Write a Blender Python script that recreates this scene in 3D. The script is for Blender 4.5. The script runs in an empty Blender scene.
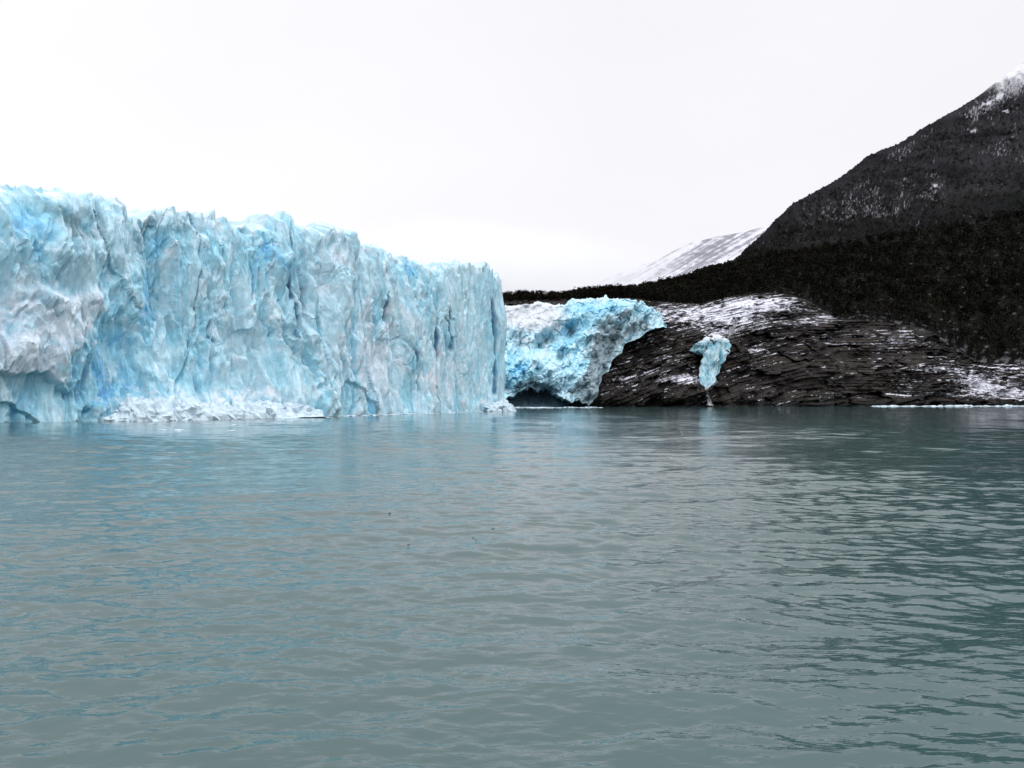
import bpy, math
import numpy as np

C = bpy.context.scene.collection
F = 887.0            # focal length in pixels of a 1024 px wide frame
HOR = 400.0          # row of the horizon
CAMZ = 5.0

# ---------------------------------------------------------------- numbers
def hsh(ix, iy, iz=0, seed=0):
    ix = np.asarray(ix, dtype=np.int64); iy = np.asarray(iy, dtype=np.int64); iz = np.asarray(iz, dtype=np.int64)
    h = (ix * 374761393 + iy * 668265263 + iz * 2147483647 + seed * 1274126177) & 0xffffffff
    h = ((h ^ (h >> 13)) * 1274126177) & 0xffffffff
    h = (h ^ (h >> 16)) & 0xffffffff
    h = (h * 2246822519) & 0xffffffff
    h = h ^ (h >> 15)
    return (h & 0xffffff) / float(0xffffff)

def vnoise(x, y, seed=0):
    x = np.asarray(x, float); y = np.asarray(y, float)
    ix = np.floor(x); iy = np.floor(y); fx = x - ix; fy = y - iy
    ux = fx * fx * fx * (fx * (fx * 6 - 15) + 10); uy = fy * fy * fy * (fy * (fy * 6 - 15) + 10)
    def g(a, b):
        an = hsh(ix + a, iy + b, 0, seed) * 2 * np.pi
        return np.cos(an) * (fx - a) + np.sin(an) * (fy - b)
    a = g(0, 0) * (1 - ux) + g(1, 0) * ux
    b = g(0, 1) * (1 - ux) + g(1, 1) * ux
    return (a * (1 - uy) + b * uy) * 1.5

def fbm(x, y, seed=0, o=5, gain=.5):
    r = 0; a = 1.0
    for k in range(o):
        r = r + a * vnoise(x * 2 ** k + 17.3 * k, y * 2 ** k - 9.1 * k, seed + k); a *= gain
    return r

def ridged(x, y, seed=0, o=4):
    r = 0; a = 1.0
    for k in range(o):
        r = r + a * (1 - 2 * np.abs(vnoise(x * 2 ** k + 5.3 * k, y * 2 ** k + 3.7 * k, seed + k))); a *= .5
    return r / 2

def facet(x, y, seed=0, tilt=1.0):
    """worley cells, each a randomly tilted plane: (height, F1, F2-F1, cell random)"""
    x = np.asarray(x, float); y = np.asarray(y, float)
    ix = np.floor(x); iy = np.floor(y)
    f1 = np.full(x.shape, 1e9); f2 = np.full(x.shape, 1e9); h = np.zeros(x.shape); cr = np.zeros(x.shape)
    for a in (-1, 0, 1):
        for b in (-1, 0, 1):
            cx = ix + a; cy = iy + b
            px = cx + hsh(cx, cy, 1, seed); py = cy + hsh(cx, cy, 2, seed)
            dx = x - px; dy = y - py; d = np.hypot(dx, dy)
            hh = (hsh(cx, cy, 3, seed) - .5) + tilt * ((hsh(cx, cy, 4, seed) - .5) * dx * 2 + (hsh(cx, cy, 5, seed) - .5) * dy * 2)
            near = d < f1
            f2 = np.where(near, f1, np.minimum(f2, d))
            h = np.where(near, hh, h); cr = np.where(near, hsh(cx, cy, 6, seed), cr)
            f1 = np.where(near, d, f1)
    return h, f1, f2 - f1, cr

def crag(x, y, seed=0, c=1.3, tilt=1.0):
    """continuous creased planes: the upper hull of tilted caps minus another such hull"""
    def hull(sd):
        x_ = np.asarray(x, float); y_ = np.asarray(y, float); ix = np.floor(x_); iy = np.floor(y_); best = np.full(x_.shape, -1e9)
        for a in (-1, 0, 1):
            for b in (-1, 0, 1):
                cx = ix + a; cy = iy + b
                dx = x_ - cx - .15 - .7 * hsh(cx, cy, 1, sd); dy = y_ - cy - .15 - .7 * hsh(cx, cy, 2, sd)
                v_ = .7 * (hsh(cx, cy, 3, sd) - .5) + tilt * ((hsh(cx, cy, 4, sd) - .5) * dx + (hsh(cx, cy, 5, sd) - .5) * dy) * 1.6 - c * (np.abs(dx) * .6 + .7 * (dx * dx + dy * dy))
                best = np.maximum(best, v_)
        return best
    return .9 * hull(seed) - .7 * hull(seed + 50)

def sst(a, b, x):
    t = np.clip((x - a) / (b - a), 0, 1); return t * t * (3 - 2 * t)
def blob(px, py, cx, cy, rx, ry, ang=0.0):
    a = math.radians(ang); dx = px - cx; dy = py - cy
    u = (dx * math.cos(a) + dy * math.sin(a)) / rx; v = (-dx * math.sin(a) + dy * math.cos(a)) / ry
    return np.exp(-(u * u + v * v))
def mix(a, b, t):
    t = np.asarray(t)[..., None]; return np.asarray(a) * (1 - t) + np.asarray(b) * t
def ip(x, pts):
    xs, ys = zip(*pts); return np.interp(x, xs, ys)

# ---------------------------------------------------------------- blender helpers
def mesh_obj(name, verts, faces, mat, cols=None, parent=None, smooth=False, attrs=None):
    verts = np.asarray(verts, dtype=np.float32).reshape(-1, 3)
    me = bpy.data.meshes.new(name)
    faces = np.asarray(faces, dtype=np.int32)
    nf, k = faces.shape
    me.vertices.add(len(verts)); me.vertices.foreach_set('co', verts.ravel())
    me.loops.add(nf * k); me.loops.foreach_set('vertex_index', faces.ravel())
    me.polygons.add(nf)
    me.polygons.foreach_set('loop_start', np.arange(0, nf * k, k, dtype=np.int32))
    me.polygons.foreach_set('use_smooth', np.full(nf, smooth, dtype=bool))
    me.update(calc_edges=True)
    if cols is not None:
        c = np.ones((len(verts), 4), dtype=np.float32); c[:, :3] = np.clip(cols.reshape(-1, 3), 0, 1)
        a = me.color_attributes.new('Tint', 'FLOAT_COLOR', 'POINT'); a.data.foreach_set('color', c.ravel())
    for n, v in (attrs or {}).items():
        a = me.attributes.new(n, 'FLOAT', 'POINT'); a.data.foreach_set('value', np.asarray(v, dtype=np.float32).ravel())
    me.materials.append(mat)
    me.validate()
    o = bpy.data.objects.new(name, me); C.objects.link(o)
    if parent is not None: o.parent = parent
    return o

def grid_faces(nr, nc, wrap=False):
    i = np.arange(nr - 1)[:, None]; j = np.arange(nc if wrap else nc - 1)[None, :]
    j2 = (j + 1) % nc
    a = i * nc + j; b = i * nc + j2; c = (i + 1) * nc + j2; d = (i + 1) * nc + j
    return np.stack([a, b, c, d], -1).reshape(-1, 4)

def grid_obj(name, X, Y, Z, mat, cols=None, **kw):
    return mesh_obj(name, np.stack([X, Y, Z], -1), grid_faces(*X.shape), mat, cols, **kw)

def tag(o, label=None, cat=None, group=None, kind=None):
    if label: o['label'] = label
    if cat: o['category'] = cat
    if group: o['group'] = group
    if kind: o['kind'] = kind
    return o

def wx(px, Y): return (px - 512.0) / F * Y
def wz(py, Y): return CAMZ + (HOR - py) / F * Y

# ---------------------------------------------------------------- materials
def new_mat(name):
    m = bpy.data.materials.new(name); m.use_nodes = True
    nt = m.node_tree; b = nt.nodes['Principled BSDF']
    return m, nt, b
def nd(nt, t, **kw):
    n = nt.nodes.new(t)
    for k, v in kw.items(): setattr(n, k, v)
    return n
def noise_node(nt, coord, scale, detail=6, rough=.6, mscale=(1, 1, 1), dist=0):
    mp = nd(nt, 'ShaderNodeMapping'); mp.inputs['Scale'].default_value = mscale
    nt.links.new(coord, mp.inputs['Vector'])
    n = nd(nt, 'ShaderNodeTexNoise'); n.inputs['Scale'].default_value = scale
    n.inputs['Detail'].default_value = detail; n.inputs['Roughness'].default_value = rough
    n.inputs['Distortion'].default_value = dist
    nt.links.new(mp.outputs[0], n.inputs['Vector'])
    return n.outputs[0]
def tint_mat(name, rough, amp, bump_scale, bump_dist, mscale=(1, 1, 1), spec=.3, nscale=.6):
    m, nt, b = new_mat(name)
    at = nd(nt, 'ShaderNodeAttribute', attribute_name='Tint')
    co = nd(nt, 'ShaderNodeTexCoord').outputs['Object']
    n1 = noise_node(nt, co, nscale, 8, .65, mscale)
    mr = nd(nt, 'ShaderNodeMapRange'); mr.inputs['From Min'].default_value = .3; mr.inputs['From Max'].default_value = .7
    mr.inputs['To Min'].default_value = 1 - amp; mr.inputs['To Max'].default_value = 1 + amp * .5
    nt.links.new(n1, mr.inputs['Value'])
    mul = nd(nt, 'ShaderNodeVectorMath', operation='SCALE')
    nt.links.new(at.outputs['Color'], mul.inputs[0]); nt.links.new(mr.outputs[0], mul.inputs['Scale'])
    nt.links.new(mul.outputs[0], b.inputs['Base Color'])
    n2 = noise_node(nt, co, bump_scale, 8, .7, mscale)
    bp = nd(nt, 'ShaderNodeBump'); bp.inputs['Strength'].default_value = .8; bp.inputs['Distance'].default_value = bump_dist
    nt.links.new(n2, bp.inputs['Height']); nt.links.new(bp.outputs[0], b.inputs['Normal'])
    b.inputs['Roughness'].default_value = rough
    b.inputs['Specular IOR Level'].default_value = spec
    return m

M_ICE = tint_mat('glacier_ice_material', .5, .18, .9, .45, (1, 1, .75), .3)
M_FAR = tint_mat('far_snow_rock_material', .9, .15, .02, 3, (1, 1, 1), .1, .01)
M_ROCK = tint_mat('strata_rock_material', .85, .5, .9, 1.0, (.3, .3, 1.6), .15, .8)
M_HILL = tint_mat('forest_soil_material', .95, .5, .1, 1.0, (1, 1, 1), .05, .15)
M_LEAF = tint_mat('beech_foliage_material', .9, .4, .5, .2, (1, 1, 1), .05, .2)
def plain(name, col, rough, amp=.3, sc=.8):
    m, nt, b = new_mat(name)
    co = nd(nt, 'ShaderNodeTexCoord').outputs['Object']
    n1 = noise_node(nt, co, sc, 6)
    cr = nd(nt, 'ShaderNodeValToRGB')
    cr.color_ramp.elements[0].position = .3; cr.color_ramp.elements[1].position = .7
    cr.color_ramp.elements[0].color = (*[c * (1 - amp) for c in col], 1)
    cr.color_ramp.elements[1].color = (*[min(1, c * (1 + amp)) for c in col], 1)
    nt.links.new(n1, cr.inputs[0]); nt.links.new(cr.outputs[0], b.inputs['Base Color'])
    bp = nd(nt, 'ShaderNodeBump'); bp.inputs['Distance'].default_value = .2; bp.inputs['Strength'].default_value = .5
    nt.links.new(n1, bp.inputs['Height']); nt.links.new(bp.outputs[0], b.inputs['Normal'])
    b.inputs['Roughness'].default_value = rough
    b.inputs['Specular IOR Level'].default_value = .2
    return m
M_FLOE = plain('brash_ice_material', (.58, .70, .77), .5, .16)
M_BARK = plain('pale_bark_material', (.06, .055, .05), .9, .4)
M_DARKICE = plain('dark_drift_material', (.05, .06, .06), .4, .3)

# ================================================================ main ice wall
# (px, waterline row) -> plan line of the front
base_px = [(-420, 437), (-250, 431), (-120, 427), (0, 423), (70, 421.5), (150, 420), (230, 418.5), (300, 417), (350, 415.6), (400, 414.2), (450, 412.7), (485, 411.5), (496, 411.1)]
plan = []
for px, py in base_px:
    Y = CAMZ * F / (py - HOR); plan.append((wx(px, Y), Y))
plan += [(-5.0, 410), (-4.5, 424), (-8, 445), (-16, 490), (-34, 560), (-60, 700)]
plan = np.array(plan)
seg = np.hypot(*np.diff(plan, axis=0).T); S = np.concatenate([[0], np.cumsum(seg)])
ds = .25
s = np.arange(0, S[-1], ds)
bx = np.interp(s, S, plan[:, 0]); by = np.interp(s, S, plan[:, 1])
k = np.hanning(57); k /= k.sum()
pad = lambda a: np.concatenate([np.full(28, a[0]), a, np.full(28, a[-1])])
bx = np.convolve(pad(bx), k, 'valid'); by = np.convolve(pad(by), k, 'valid')
tx = np.gradient(bx); ty = np.gradient(by); L = np.hypot(tx, ty); tx /= L; ty /= L
nx, ny = ty, -tx                                   # outward (towards the lake)
pxb = 512 + bx / by * F
i_corner = int(np.argmax(pxb > 495.5)) if (pxb > 495.5).any() else len(s) - 1
sky = [(-420, 150), (-200, 176), (-60, 182), (0, 184), (22, 184), (50, 187), (80, 189), (106, 191), (114, 198), (122, 213), (130, 219), (142, 219), (150, 215), (165, 212), (185, 212), (215, 215), (238, 221), (246, 223), (262, 218), (276, 215),
       (283, 211), (288, 212), (292, 224), (302, 226), (322, 222), (336, 228), (346, 240), (368, 242), (384, 248), (394, 258), (414, 260), (440, 263), (468, 264), (482, 268), (488, 266), (496, 268), (500, 276)]
top_back = 6.5 * (1 - .8 * sst(380, 494, pxb))
pcol = 512 + (bx - nx * top_back) / (by - ny * top_back) * F; pcol[i_corner:] = 500
Yt = by - ny * top_back
ztop = CAMZ + (HOR - ip(pcol, sky)) / F * Yt
ztop[i_corner:] = ztop[i_corner - 1] + fbm(s[i_corner:] / 9, s[i_corner:] * 0, 31, 3) * 3 - 3
hh, _, e, cnt = facet(s / 4.0, s * 0 + .5, 77)
ztop = ztop + hh * (.7 + .9 * sst(90, 130, pcol)) + facet(s / 9.0, s * 0 + .5, 78)[0] * 1.6 * sst(120, 140, pcol) - 1.6 * np.exp(-(e / .12) ** 2) * (cnt > .4) + vnoise(s / 1.5, s * 0, 5) * .5
NR = 300
t = np.linspace(0, 1, NR)[:, None]
z0 = -2.0
Zb = z0 + (ztop[None, :] - z0) * t
SS = np.broadcast_to(s[None, :], Zb.shape)
# rough photograph coordinates of the undisplaced face, used to place features in the world
lsc = (1 - .8 * sst(380, 494, pxb))[None, :]; lsc[:, i_corner:] = .2
lean = (3.5 * t + 3.0 * t ** 8 + 0 * Zb) * lsc
PX = 512 + (bx[None, :] - nx[None, :] * lean) / (by[None, :] - ny[None, :] * lean) * F
PX[:, i_corner:] = 515
PY = HOR - (Zb - CAMZ) / (by[None, :] - ny[None, :] * lean) * F
wxx = SS + fbm(SS / 16, Zb / 40, 3, 4) * 3; wzz = Zb + fbm(SS / 12, Zb / 30, 9, 4) * 5
f1, _, e1, c1 = facet(wxx / 14, wzz / 42, 11)
f2, _, e2, c2 = facet(wxx / 5.5, wzz / 22, 12)
f3, _, e3, c3 = facet(wxx / 2.4, wzz / 10, 13, .7)
f4, _, e4, c4 = facet(SS / 1.2 + fbm(SS, Zb, 8, 2) * .4, Zb / 2.6, 14)
g1 = crag(wxx / 13, wzz / 27, 401); g2 = crag(wxx / 5 + wzz / 25, wzz / 9.5 - wxx / 30, 402); g3 = crag(wxx / 2.1 - wzz / 12, wzz / 3.8 + SS / 20, 403); g4 = crag(wxx / .95, wzz / 1.5, 404)
flute = ridged(wxx / 5, wzz / 45, 21)
flute2 = ridged(wxx / 1.8, wzz / 22, 22)
am = .3 + .85 * sst(-.25, .35, fbm(wxx / 15, wzz / 20, 84, 3))
soft = 1 - .45 * sst(300, 480, PX)
disp = (3.4 * g1 + 2.0 * g2 + am * (1.05 * g3 + .42 * g4) + 1.5 * (flute - .3) + .5 * flute2 + 1.8 * fbm(wxx / 16, wzz / 22, 41, 4) + .2 * fbm(SS / 2, Zb / 4, 42, 3)) * soft
disp -= 1.1 * np.exp(-(e1 / .05) ** 2) * sst(.35, .6, c1)
disp -= .3 * np.exp(-(e2 / .04) ** 2) * sst(.4, .6, c2)
B = lambda *a: blob(PX, PY, *a)
# big shapes: lobe on the left, recesses, pillars
big = 5 * B(50, 240, 70, 45, 0) - 2.5 * B(255, 350, 10, 60) - 2 * B(318, 330, 6, 70) + 3.5 * B(20, 350, 60, 28, 0) - 4.5 * B(150, 270, 20, 70, -20) - 3.0 * B(185, 300, 25, 60, 0) \
    + 4 * B(275, 300, 26, 110, 0) - 4 * B(303, 280, 5, 60, 0) + 4 * B(335, 290, 22, 90, 0) - 3 * B(355, 290, 5, 60, 0) \
    + 3 * B(210, 260, 22, 45, 0) - 4 * B(238, 300, 7, 70, 0) + 3 * B(430, 330, 30, 60) + 5 * B(300, 400, 50, 25) - 3 * B(395, 330, 5, 60) + 3 * B(150, 410, 70, 18)
big -= 4.5 * B(70, 228, 22, 11, 25) * 1.0 + 2.5 * B(95, 215, 8, 16, 0) + 2 * B(60, 245, 8, 20)
# overhang line over the left foot, with the paler slab above it
ledge = ip(PX[0], [(-200, 372), (0, 372), (18, 376), (42, 370), (52, 384), (62, 392), (74, 380), (88, 350), (100, 320), (120, 300)])
slab = sst(-3, 1.5, ledge[None, :] - PY + fbm(SS / 6, Zb / 6, 55, 3) * 2) * sst(110, 92, PX) * sst(285, 305, PY + 0 * PX)
big += 3.2 * slab
arch1 = ip(PX[0], [(312, 440), (322, 415), (330, 392), (340, 381), (350, 384), (358, 392), (366, 392), (374, 402), (380, 440)])
hol = sst(-1.5, 1.5, PY - arch1[None, :] + fbm(SS / 5, Zb / 5, 56, 3) * 2)
hol = hol * sst(310, 316, PX) * sst(384, 378, PX)
arch2 = ip(PX[0], [(-60, 403), (0, 402), (15, 405), (30, 416), (40, 430)])
hol2 = sst(-1, 1, PY - arch2[None, :]) * sst(40, 32, PX)
big -= 1.8 * hol + 1.8 * hol2
big += 4 * B(512, 325, 12, 22) + 2 * B(512, 375, 10, 14) - 2 * B(486, 330, 5, 50)
disp += big
# narrow dark blue clefts
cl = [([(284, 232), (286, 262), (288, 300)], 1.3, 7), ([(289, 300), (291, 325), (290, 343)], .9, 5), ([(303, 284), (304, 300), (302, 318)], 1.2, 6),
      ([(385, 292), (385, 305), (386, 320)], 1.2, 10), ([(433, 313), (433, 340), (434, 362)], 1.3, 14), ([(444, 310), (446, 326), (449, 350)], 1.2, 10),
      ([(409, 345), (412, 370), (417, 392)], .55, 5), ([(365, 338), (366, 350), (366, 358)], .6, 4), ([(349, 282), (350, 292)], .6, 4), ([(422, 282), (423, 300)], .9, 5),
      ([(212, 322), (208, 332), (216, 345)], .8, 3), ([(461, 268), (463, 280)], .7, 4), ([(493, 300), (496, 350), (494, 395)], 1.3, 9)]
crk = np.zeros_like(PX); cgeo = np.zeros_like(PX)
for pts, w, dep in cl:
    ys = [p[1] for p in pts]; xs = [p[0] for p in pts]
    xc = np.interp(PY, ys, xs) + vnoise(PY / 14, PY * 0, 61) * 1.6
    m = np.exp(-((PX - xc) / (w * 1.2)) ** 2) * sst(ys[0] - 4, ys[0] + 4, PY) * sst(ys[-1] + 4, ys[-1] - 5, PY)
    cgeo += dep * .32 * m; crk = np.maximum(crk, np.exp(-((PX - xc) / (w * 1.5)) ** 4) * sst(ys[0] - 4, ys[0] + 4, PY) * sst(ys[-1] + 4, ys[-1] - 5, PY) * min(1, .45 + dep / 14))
def blur(a, ks, kz):
    for ax, kk_ in ((1, ks), (0, kz)):
        kk_ = np.array(kk_, float); kk_ /= kk_.sum(); h_ = len(kk_) // 2
        ap = np.pad(a, [(h_, h_) if q_ == ax else (0, 0) for q_ in (0, 1)], mode='edge'); n_ = a.shape[ax]
        a = sum(w_ * (ap[:, i_:i_ + n_] if ax else ap[i_:i_ + n_]) for i_, w_ in enumerate(kk_))
    return a
disp = disp - blur(cgeo, [1, 2, 1], [1, 2, 3, 4, 3, 2, 1])
# lean back and rounded lip
tt = t + 0 * Zb
off = disp * sst(0, .04, 1 - tt) * (1 - .5 * (1 - lsc)) - lean + 1.5 * (1 - tt) ** 6
X = bx[None, :] + nx[None, :] * off; Y = by[None, :] + ny[None, :] * off; Z = Zb + (g3 * .9 + g2 * .9) * sst(0, .3, tt)
# colour of the ice itself
white = np.array([.84, .89, .94]); lav = np.array([.68, .79, .88]); pale = np.array([.52, .76, .86]); turq = np.array([.33, .66, .80]); azur = np.array([.20, .56, .84]); deep = np.array([.02, .14, .28]); grit = np.array([.17, .28, .32])
blue = .12 + .9 * B(268, 258, 26, 46) + .75 * B(125, 330, 30, 60, 25) + .5 * B(155, 265, 8, 60, 10) + .6 * B(195, 330, 26, 22) + .5 * B(250, 370, 40, 26) + .85 * B(403, 270, 10, 10) \
    + .85 * B(500, 345, 16, 70) + .45 * B(446, 335, 10, 20) + .5 * B(130, 385, 90, 20) + .5 * B(165, 235, 14, 16) + .4 * B(420, 300, 12, 30) + .5 * B(415, 355, 8, 30) + .4 * B(20, 225, 40, 16) \
    + .5 * hol + .4 * hol2 + .35 * B(40, 400, 60, 14) + .35 * B(335, 350, 12, 40) + .3 * B(370, 300, 8, 40) + .45 * B(200, 262, 25, 30) + .4 * B(302, 360, 16, 50) + .35 * B(470, 385, 18, 25)
blue = blue * (.75 + .5 * fbm(wxx / 8, wzz / 12, 71, 5))
blue += .30 * sst(.0, .9, fbm(wxx / 9, wzz / 30, 72, 5)) + .42 * (c2 - .5) + .3 * (c1 - .5) + .26 * (c3 - .5) - .25 * (g2 + .1) - .2 * g3 + .15 * flute2 * .5
pal = .7 * slab + .55 * B(345, 350, 26, 60) + .35 * B(330, 260, 20, 35) + .5 * B(380, 370, 22, 40) + .45 * B(440, 380, 22, 30) + .3 * B(40, 300, 45, 40) + .35 * B(225, 240, 20, 20) + .3 * B(50, 200, 60, 12) + .3 * B(400, 320, 40, 30)
pal = pal * (.8 + .6 * fbm(wxx / 6, wzz / 9, 73, 5))
col = mix(pale, turq, sst(.15, .7, blue)); col = mix(col, azur, sst(.65, 1.15, blue))
col = mix(col, lav, np.clip(sst(.05, .6, pal + .35 * fbm(wxx / 5, wzz / 8, 74, 5) - .5 * sst(.3, .8, blue)), 0, 1))
wh = .8 * B(150, 405, 35, 12) + .7 * B(240, 400, 50, 12) + .5 * B(430, 385, 16, 16) + .4 * B(260, 320, 14, 10) + .5 * B(485, 400, 12, 14) + .4 * sst(.90, .99, tt) + .35 * B(60, 330, 30, 14)
col = mix(col, white, np.clip(sst(.25, .8, wh + .5 * fbm(SS / 3, Zb / 3, 75, 5)), 0, 1) * .9)
dirt = .9 * B(70, 232, 26, 12, 20) + .6 * B(45, 210, 14, 8) + .6 * B(98, 228, 8, 16) + .35 * B(190, 250, 6, 40, 10) + .3 * B(325, 232, 12, 8) + .3 * B(15, 250, 8, 20)
dirt = sst(.25, .8, dirt + .45 * fbm(wxx / 3, wzz / 4, 76, 5) * (dirt > .08))
col = mix(col, grit, dirt * .75)
gs = sst(.35, .9, fbm(wxx / 2.5, wzz / 9, 78, 5)); col = mix(col, grit, gs * .22)
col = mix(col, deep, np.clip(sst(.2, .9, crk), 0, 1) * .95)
fine = 1 + .10 * fbm(SS / 1.2, Zb / 2.0, 79, 4); col = col * fine[..., None]
vst = fbm(wxx / 2.2, wzz / 26, 80, 4); col = mix(col, turq * .8, sst(.15, .8, vst) * .22); col = mix(col, white, sst(.2, .8, -vst) * .2)
mot = fbm(SS / 3.2 + Zb / 9, Zb / 3.2, 83, 6, .65); col = mix(col, white, sst(.15, .6, mot) * .3 * np.minimum(am, 1)); col = mix(col, turq * .95, sst(.1, .6, -mot) * .45 * np.minimum(am, 1))
# plateau rows running back from the lip (towards the left, over the glacier)
NB = 60
q = np.linspace(0, 1, NB)[1:, None]; back = 160 * q ** 1.8
dX, dY = -.93, .36
Xb = X[-1][None, :] + dX * back; Yb = Y[-1][None, :] + dY * back
fz, _, ez, cz = facet(Xb / 9, Yb / 14, 91)
Zk = Z[-1][None, :] + back * .03 - 1.0 * sst(0, 6, back) + (fz * 2.5 - 2 * np.exp(-(ez / .08) ** 2)) * sst(0, 14, back) - 5 * sst(0, 50, back)
colb = mix(pale, lav, np.clip(.5 + .6 * fbm(Xb / 8, Yb / 8, 92, 4), 0, 1))
X = np.vstack([X, Xb]); Y = np.vstack([Y, Yb]); Z = np.vstack([Z, Zk]); col = np.concatenate([col, colb], 0)
wall = grid_obj('glacier', X, Y, Z, M_ICE, col)
tag(wall, 'towering pale blue ice cliff of the glacier rising from the lake on the left', 'glacier')

# ================================================================ right shore: rock bank
px_r = np.concatenate([np.arange(470, 560, 1.0), np.arange(560, 1060, .5), np.arange(1060, 1500, 2.0)])
def D0f(p): return ip(p, [(470, 705), (570, 695), (600, 648), (700, 655), (800, 680), (900, 715), (1024, 740), (1500, 760)])
def edgef(p): return ip(p, [(470, 306), (560, 303), (640, 303), (665, 306), (700, 308), (735, 300), (762, 297), (790, 299), (812, 306), (835, 322), (860, 323), (900, 328), (925, 332), (945, 345), (965, 358), (985, 366), (1024, 366), (1100, 372), (1500, 380)])
def D1f(p): return D0f(p) + ip(p, [(470, 190), (700, 185), (830, 150), (940, 110), (1024, 75), (1500, 70)])
NRr = 330
T = np.linspace(0, 1.06, NRr)[:, None]
P = px_r[None, :] + 0 * T
d0 = D0f(P); d1 = D1f(P)
ze = wz(edgef(P) - 2, d1)
prof = np.where(T < 1, 1 - (1 - np.clip(T, 0, 1)) ** 1.35, 1 + (T - 1) * .6)
Zr = -3 + (ze + 3) * prof
Yr = d0 + (d1 - d0) * T
PYr = HOR - (Zr - CAMZ) / Yr * F
tilt = ip(P, [(470, -60), (560, -40), (600, -30), (660, -12), (720, 4), (760, 14), (800, 21), (860, 25), (940, 25), (1000, 20), (1200, 4)])
phi = Zr - tilt + 2.4 * fbm(P / 110, Zr / 40, 101, 3)
def strata(period, seed):
    u = phi / period + .5 * vnoise(P / 90, phi / 20, seed); n = np.floor(u); f = u - n
    r = hsh(n, n * 0, 7, seed)
    lat = vnoise(P / 14 + r * 99, n * 3.3, seed + 1)
    return f, r, lat
fa, ra, la = strata(7.5, 111); fb, rb, lb = strata(3.1, 112); fc, rc, lc = strata(1.3, 113)
fr1, _, er1, cr1 = facet(P / 26 + fbm(P / 20, Zr / 9, 5, 3) * .6, Zr / 16 - P / 90, 121)
fr2, _, er2, cr2 = facet(P / 9, Zr / 6 - P / 60, 122)
fr3, _, er3, cr3 = facet(P / 3.2, Zr / 2.2 - P / 40, 123)
rough_reg = sst(900, 990, P) + .4 * sst(840, 700, P)
gl = ridged(P / 34 + .5 * fbm(P / 30, Zr / 20, 161, 3), Zr / 70 + P / 200, 162, 3); smo = .35 + 1.0 * sst(-.4, .5, fbm(P / 45, Zr / 18, 163, 3))
out = 2.8 * (1 - fa) * (.5 + ra) * (.6 + .8 * la) * smo + 1.5 * (1 - fb) * (.4 + rb) * smo + .6 * (1 - fc) * smo + 5 * gl - 5 * np.exp(-((P - 748 - .2 * (Zr - 30)) / 3.5) ** 2) - 4 * np.exp(-((P - 850 + .15 * Zr) / 3) ** 2) \
    + 6 * fr1 + (.7 + 2.5 * rough_reg) * fr2 + (.25 + 1.2 * rough_reg) * fr3 + 7 * fbm(P / 40, Zr / 18, 131, 5)
# shaded hollows below the ice and in mid face
Br = lambda *a: blob(P, PYr, *a)
out += -14 * Br(640, 355, 20, 14, -20) - 12 * Br(702, 362, 7, 12) - 10 * Br(738, 375, 10, 18) - 8 * Br(900, 395, 70, 5) - 7 * Br(860, 372, 12, 25) + 7 * Br(690, 338, 40, 8) + 9 * Br(610, 398, 30, 12) - 7 * Br(680, 405, 90, 4)
env = sst(1.05, .97, T)
Yr2 = Yr - out * env; Xr2 = wx(P, Yr) ; Zr2 = Zr + (fr3 * .5 + fr2 * .8) * rough_reg * sst(0, .05, T)
steep_snow = .75 * Br(690, 320, 40, 9) + .7 * Br(735, 318, 25, 12) + .8 * Br(775, 305, 30, 10) + .55 * Br(805, 322, 45, 7, -10) + 1.1 * Br(684, 379, 22, 6, 0) + .5 * Br(662, 357, 24, 5, -12) + .55 * Br(760, 350, 22, 8) \
    + .85 * Br(975, 380, 26, 10, 10) + .8 * Br(1005, 393, 50, 7) + .6 * Br(925, 369, 40, 4) + .45 * Br(905, 395, 60, 3) + .35 * Br(900, 345, 50, 6) + .5 * Br(1010, 372, 20, 12) + .3 * Br(620, 378, 30, 12) + .6 * Br(655, 312, 12, 8) + .3 * Br(880, 335, 60, 6) + .6 * Br(700, 311, 40, 6) + .7 * Br(745, 303, 25, 6) + .7 * Br(718, 333, 22, 4) + .37
shelf = np.maximum(sst(.72, .93, fa) * .9, np.maximum(sst(.66, .92, fb) * .85, sst(.6, .9, fc) * .5))
sn = steep_snow + .55 * fbm(P / 16, phi / 1.8, 141, 5, .65) + .34 * fbm(P / 3.5, phi / .8, 142, 4) + .30 * fbm(P / 45, phi / 12, 143, 3)
snow = sst(.72, .98, sn * (.50 + .62 * shelf)) * sst(-1, 1.8, Zr - 1.5)
wide = sst(1.0, 1.35, steep_snow + .5 * fbm(P / 6, Zr / 3, 144, 5)); snow = np.maximum(snow, wide * .95 * sst(1, 3, Zr))
rk = mix([.008, .008, .009], [.047, .038, .032], np.clip(.35 + .8 * fbm(P / 30, phi / 2.0, 151, 5) + .25 * (rb - .5) + .25 * (rc - .5), 0, 1))
rk = mix(rk, [.052, .043, .037], sst(.1, .8, fbm(P / 60, Zr / 20, 152, 4) + .8 * Br(870, 350, 90, 22)) * .55)
rk = rk * np.clip(1 + .8 * fbm(P / 2.0, phi / .6, 154, 3), .3, 2)[..., None]
rk = mix(rk, [.010, .011, .012], sst(5, .5, Zr + 2 * fbm(P / 12, P * 0, 153, 3)) * .8)
rk = rk * .72
colr = mix(rk, [.70, .71, .78], snow)
bank = grid_obj('rocky_hillside', Xr2, Yr2, Zr2, M_ROCK, colr)
tag(bank, 'dark layered rock bank streaked with snow along the right shore', kind='structure')

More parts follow.
